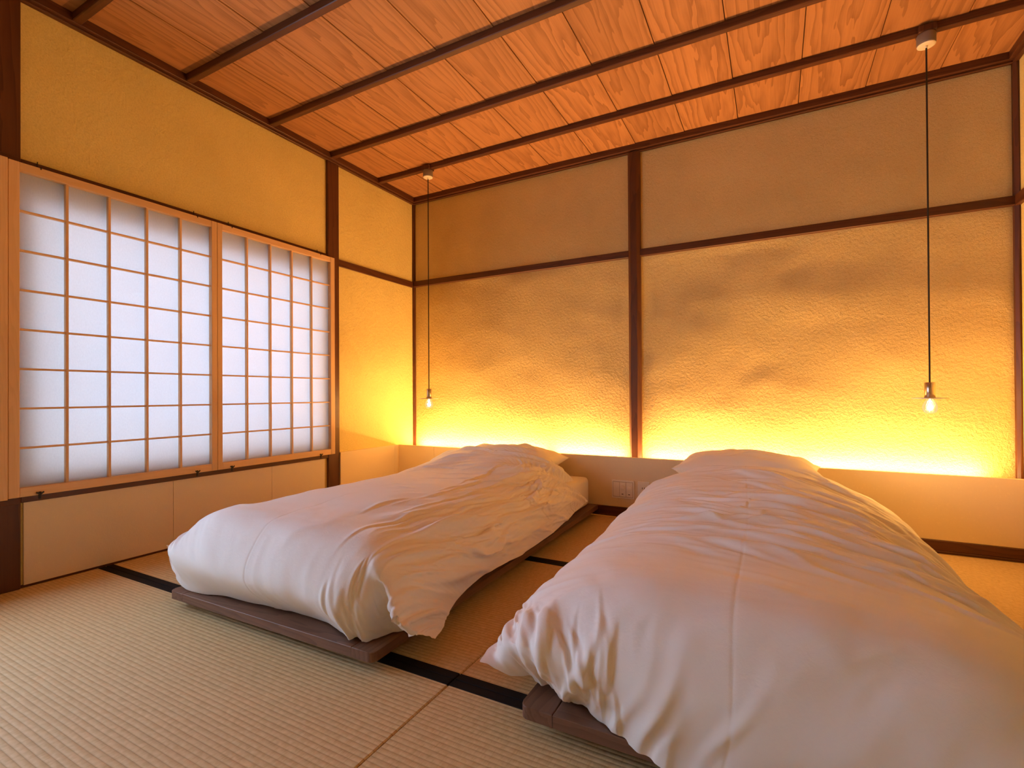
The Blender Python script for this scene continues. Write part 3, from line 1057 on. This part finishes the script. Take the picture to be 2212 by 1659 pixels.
net1 = np.array(net1)
mid = np.swapaxes(catmull(np.swapaxes(net1, 0, 1), np.array([5.5])), 0, 1)
net1 = np.concatenate([net1[:, :6], mid, net1[:, 6:]], 1)
# the corner flap that hangs over the foot: trough, fold edge, tip
net1[0, 6:] = [(1.752, -2.170, .075), (1.866, -2.283, .128), (1.895, -2.222, .100)]
net1[1, 6:] = [(1.772, -2.272, .175), (1.840, -2.338, .180), (1.852, -2.120, .090)]
net1[2, 6:] = [(1.757, -2.303, .277), (1.803, -2.230, .225), (1.812, -2.030, .085)]


def field1(U, V):
    side = smoothstep(3.4, 5.2, U)
    head = smoothstep(4.6, 7.0, V)
    foot = 1 - smoothstep(1.0, 2.4, V)
    du = side * (0.12 + 1.05 * head) + (1 - side) * (0.25 + 0.9 * smoothstep(3.0, 5.0, V)) * (1 - foot)
    du = du + foot * (U - 4.6) * 0.18
    dv = np.ones_like(U) * (0.25 + 0.75 * np.maximum(side, foot))
    a1 = 0.0012 + 0.0075 * side * smoothstep(1.8, 3.4, V) * (1 - smoothstep(7.4, 8.0, U)) + 0.006 * foot * smoothstep(4.0, 5.2, U) + 0.004 * foot * (1 - smoothstep(0.6, 1.6, U)) \
        + 0.0060 * smoothstep(4.6, 6.2, V)
    a2 = 0.0005 + 0.0055 * side * smoothstep(2.0, 3.6, V) + 0.0060 * foot * smoothstep(4.0, 5.2, U) + 0.0045 * foot * (1 - smoothstep(0.5, 1.5, U)) \
        + 0.0040 * smoothstep(4.2, 6.0, V) * smoothstep(1.6, 3.0, U)
    return du, dv, a1, a2


dv1 = duvet(net1, field1, 'plump white duvet on the bed beside the shoji windows, spilling over its frame', 21, -2.36, (0.76, 1.775), crease_u=3.05,
      groups=((30, (1.02, 1.50), (0.55, 1.70), (76, 90), (-1.0, -0.2), (0.35, 0.80), 0.0060, 0.0075),
              (18, (1.10, 1.55), (1.45, 2.08), (30, 58), (-0.8, 0.2), (0.25, 0.50), 0.0070, 0.0080),
              (12, (0.55, 1.00), (1.40, 2.02), (5, 40), (-0.6, 0.6), (0.20, 0.45), 0.0045, 0.0070),
              (4, (0.70, 0.90), (1.00, 1.12), (0, 25), (-0.6, 0.6), (0.10, 0.20), 0.0030, 0.0050),
              (7, (1.16, 1.36), (0.06, 0.26), (72, 104), (-1.0, 1.0), (0.14, 0.26), 0.0040, 0.0065)))
zp = lathe('zip_pull', [(0.0, -0.018), (0.0022, -0.018), (0.0026, -0.010), (0.0012, -0.002), (0.0022, 0.0), (0.0022, 0.006), (0.0, 0.006)], M['zip'], dv1, 10, loc=(1.812, -2.058, 0.088))

# ---- bed between the socket and the far wall
B2 = (2.237, -2.350)
bed_frame((B2[0], B2[1], 0), 0.0, 1.010, 2.085, 'low walnut bed frame standing away from the windows beneath the far duvet')
net2 = [
    [(2.125, -2.35, .132), (2.235, -2.285, .085), (2.40, -2.315, .072), (2.62, -2.385, .050), (2.90, -2.402, .038), (3.12, -2.400, .038), (3.275, -2.365, .055), (3.420, -2.36, .130)],
    [(2.110, -2.22, .120), (2.215, -2.365, .210), (2.42, -2.405, .220), (2.65, -2.425, .215), (2.90, -2.430, .210), (3.12, -2.415, .210), (3.300, -2.360, .200), (3.420, -2.20, .120)],
    [(2.120, -2.05, .100), (2.170, -2.200, .220), (2.38, -2.300, .320), (2.65, -2.340, .345), (2.90, -2.340, .345), (3.14, -2.310, .315), (3.330, -2.200, .220), (3.420, -2.05, .100)],
    [(2.100, -1.85, .090), (2.165, -1.930, .230), (2.35, -1.970, .332), (2.64, -2.000, .368), (2.90, -2.000, .368), (3.15, -1.970, .318), (3.330, -1.900, .190), (3.400, -1.85, .080)],
    [(2.100, -1.45, .090), (2.170, -1.500, .248), (2.36, -1.500, .342), (2.64, -1.520, .378), (2.88, -1.520, .373), (3.11, -1.500, .310), (3.290, -1.470, .180), (3.370, -1.45, .075)],
    [(2.100, -1.05, .090), (2.170, -1.050, .265), (2.35, -1.050, .355), (2.62, -1.060, .385), (2.86, -1.060, .380), (3.08, -1.050, .328), (3.265, -1.050, .215), (3.350, -1.05, .080)],
    [(2.100, -.750, .100), (2.170, -.750, .270), (2.34, -.740, .380), (2.60, -.730, .440), (2.82, -.730, .435), (3.04, -.740, .370), (3.250, -.720, .245), (3.350, -.72, .090)],
    [(2.100, -.500, .100), (2.170, -.500, .260), (2.34, -.530, .370), (2.60, -.560, .445), (2.82, -.560, .440), (3.05, -.530, .365), (3.230, -.500, .240), (3.320, -.48, .095)],
]


net2 = np.array(net2)
net2[7, 2:6, 2] -= 0.018
net2[6, 2:6, 2] -= 0.014


def field2(U, V):
    foot = 1 - smoothstep(1.4, 2.6, V)
    left = smoothstep(0.75, 1.15, U) * (1 - smoothstep(1.6, 2.7, U))
    du = (1 - foot) * 1.0 + foot * (U - 1.2) * 0.22
    dv = (1 - foot) * (-0.10 - 0.42 * smoothstep(2.6, 5.5, U) + 0.25 * (1 - smoothstep(0.8, 2.2, U))) + foot * 1.0
    top = smoothstep(2.0, 4.2, V) * (0.35 + 0.65 * smoothstep(1.0, 2.6, U)) * (1 - 0.4 * smoothstep(6.2, 7.0, V))
    a1 = 0.0012 + 0.0060 * top * (1 - 0.6 * smoothstep(5.2, 6.2, U)) + 0.0035 * foot * left + 0.0012 * foot
    a2 = 0.0004 + 0.0050 * top + 0.0055 * foot * left + 0.0006 * foot
    return du, dv, a1, a2


duvet(net2, field2, 'plump white duvet with a fold line down its middle, away from the windows', 44, -2.352, (2.236, 3.248),
      crease_u=3.2, cross=((4.75, 1.4, 6.2, -0.10), (3.75, 1.8, 6.6, -0.12)),
      groups=((34, (0.88, 1.32), (0.70, 2.05), (-26, -8), (-0.5, 0.1), (0.35, 0.95), 0.0070, 0.0085),
              (24, (0.32, 0.80), (0.85, 2.05), (-12, 4), (-0.6, 0.6), (0.20, 0.60), 0.0055, 0.0080),
              (22, (1.25, 1.58), (0.50, 1.85), (-52, -26), (-0.6, 0.2), (0.25, 0.60), 0.0060, 0.0075),
              (8, (0.76, 0.86), (1.10, 1.70), (48, 78), (-1.5, 1.5), (0.08, 0.16), 0.0040, 0.0055),
              (16, (0.24, 0.55), (0.05, 0.27), (72, 116), (-2.0, 2.0), (0.18, 0.36), 0.0050, 0.0070)))

# ---- mattresses and pillows
for (x0, y0, rz, lab) in ((B1[0], B1[1], R1, 'white sheeted mattress under the duvet beside the windows'),
                          (B2[0], B2[1], 0.0, 'white sheeted mattress under the duvet away from the windows')):
    bm = bmesh.new()
    add_box(bm, (0.045, 0.07, 0.0655), (0.965, 2.045, 0.252), 0.030, 4)
    o = bm_obj('mattress', bm, M['sheet'], None, smooth=True)
    o.location = (x0, y0, 0)
    o.rotation_euler = (0, 0, rz)
    tag(o, lab, 'mattress', 'white mattresses')
p1 = cushion('pillow', 0.74, 0.42, 0.090, 0.105, M['pillow'], (1.185, -0.475, 0.362), math.radians(2), 61)
tag(p1, 'white pillow showing behind the duvet on the bed beside the windows', 'pillow', 'white pillows')
p2 = cushion('pillow', 0.70, 0.42, 0.085, 0.135, M['pillow'], (2.635, -0.470, 0.395), math.radians(-1), 71)
tag(p2, 'white pillow showing behind the duvet on the bed away from the windows', 'pillow', 'white pillows')
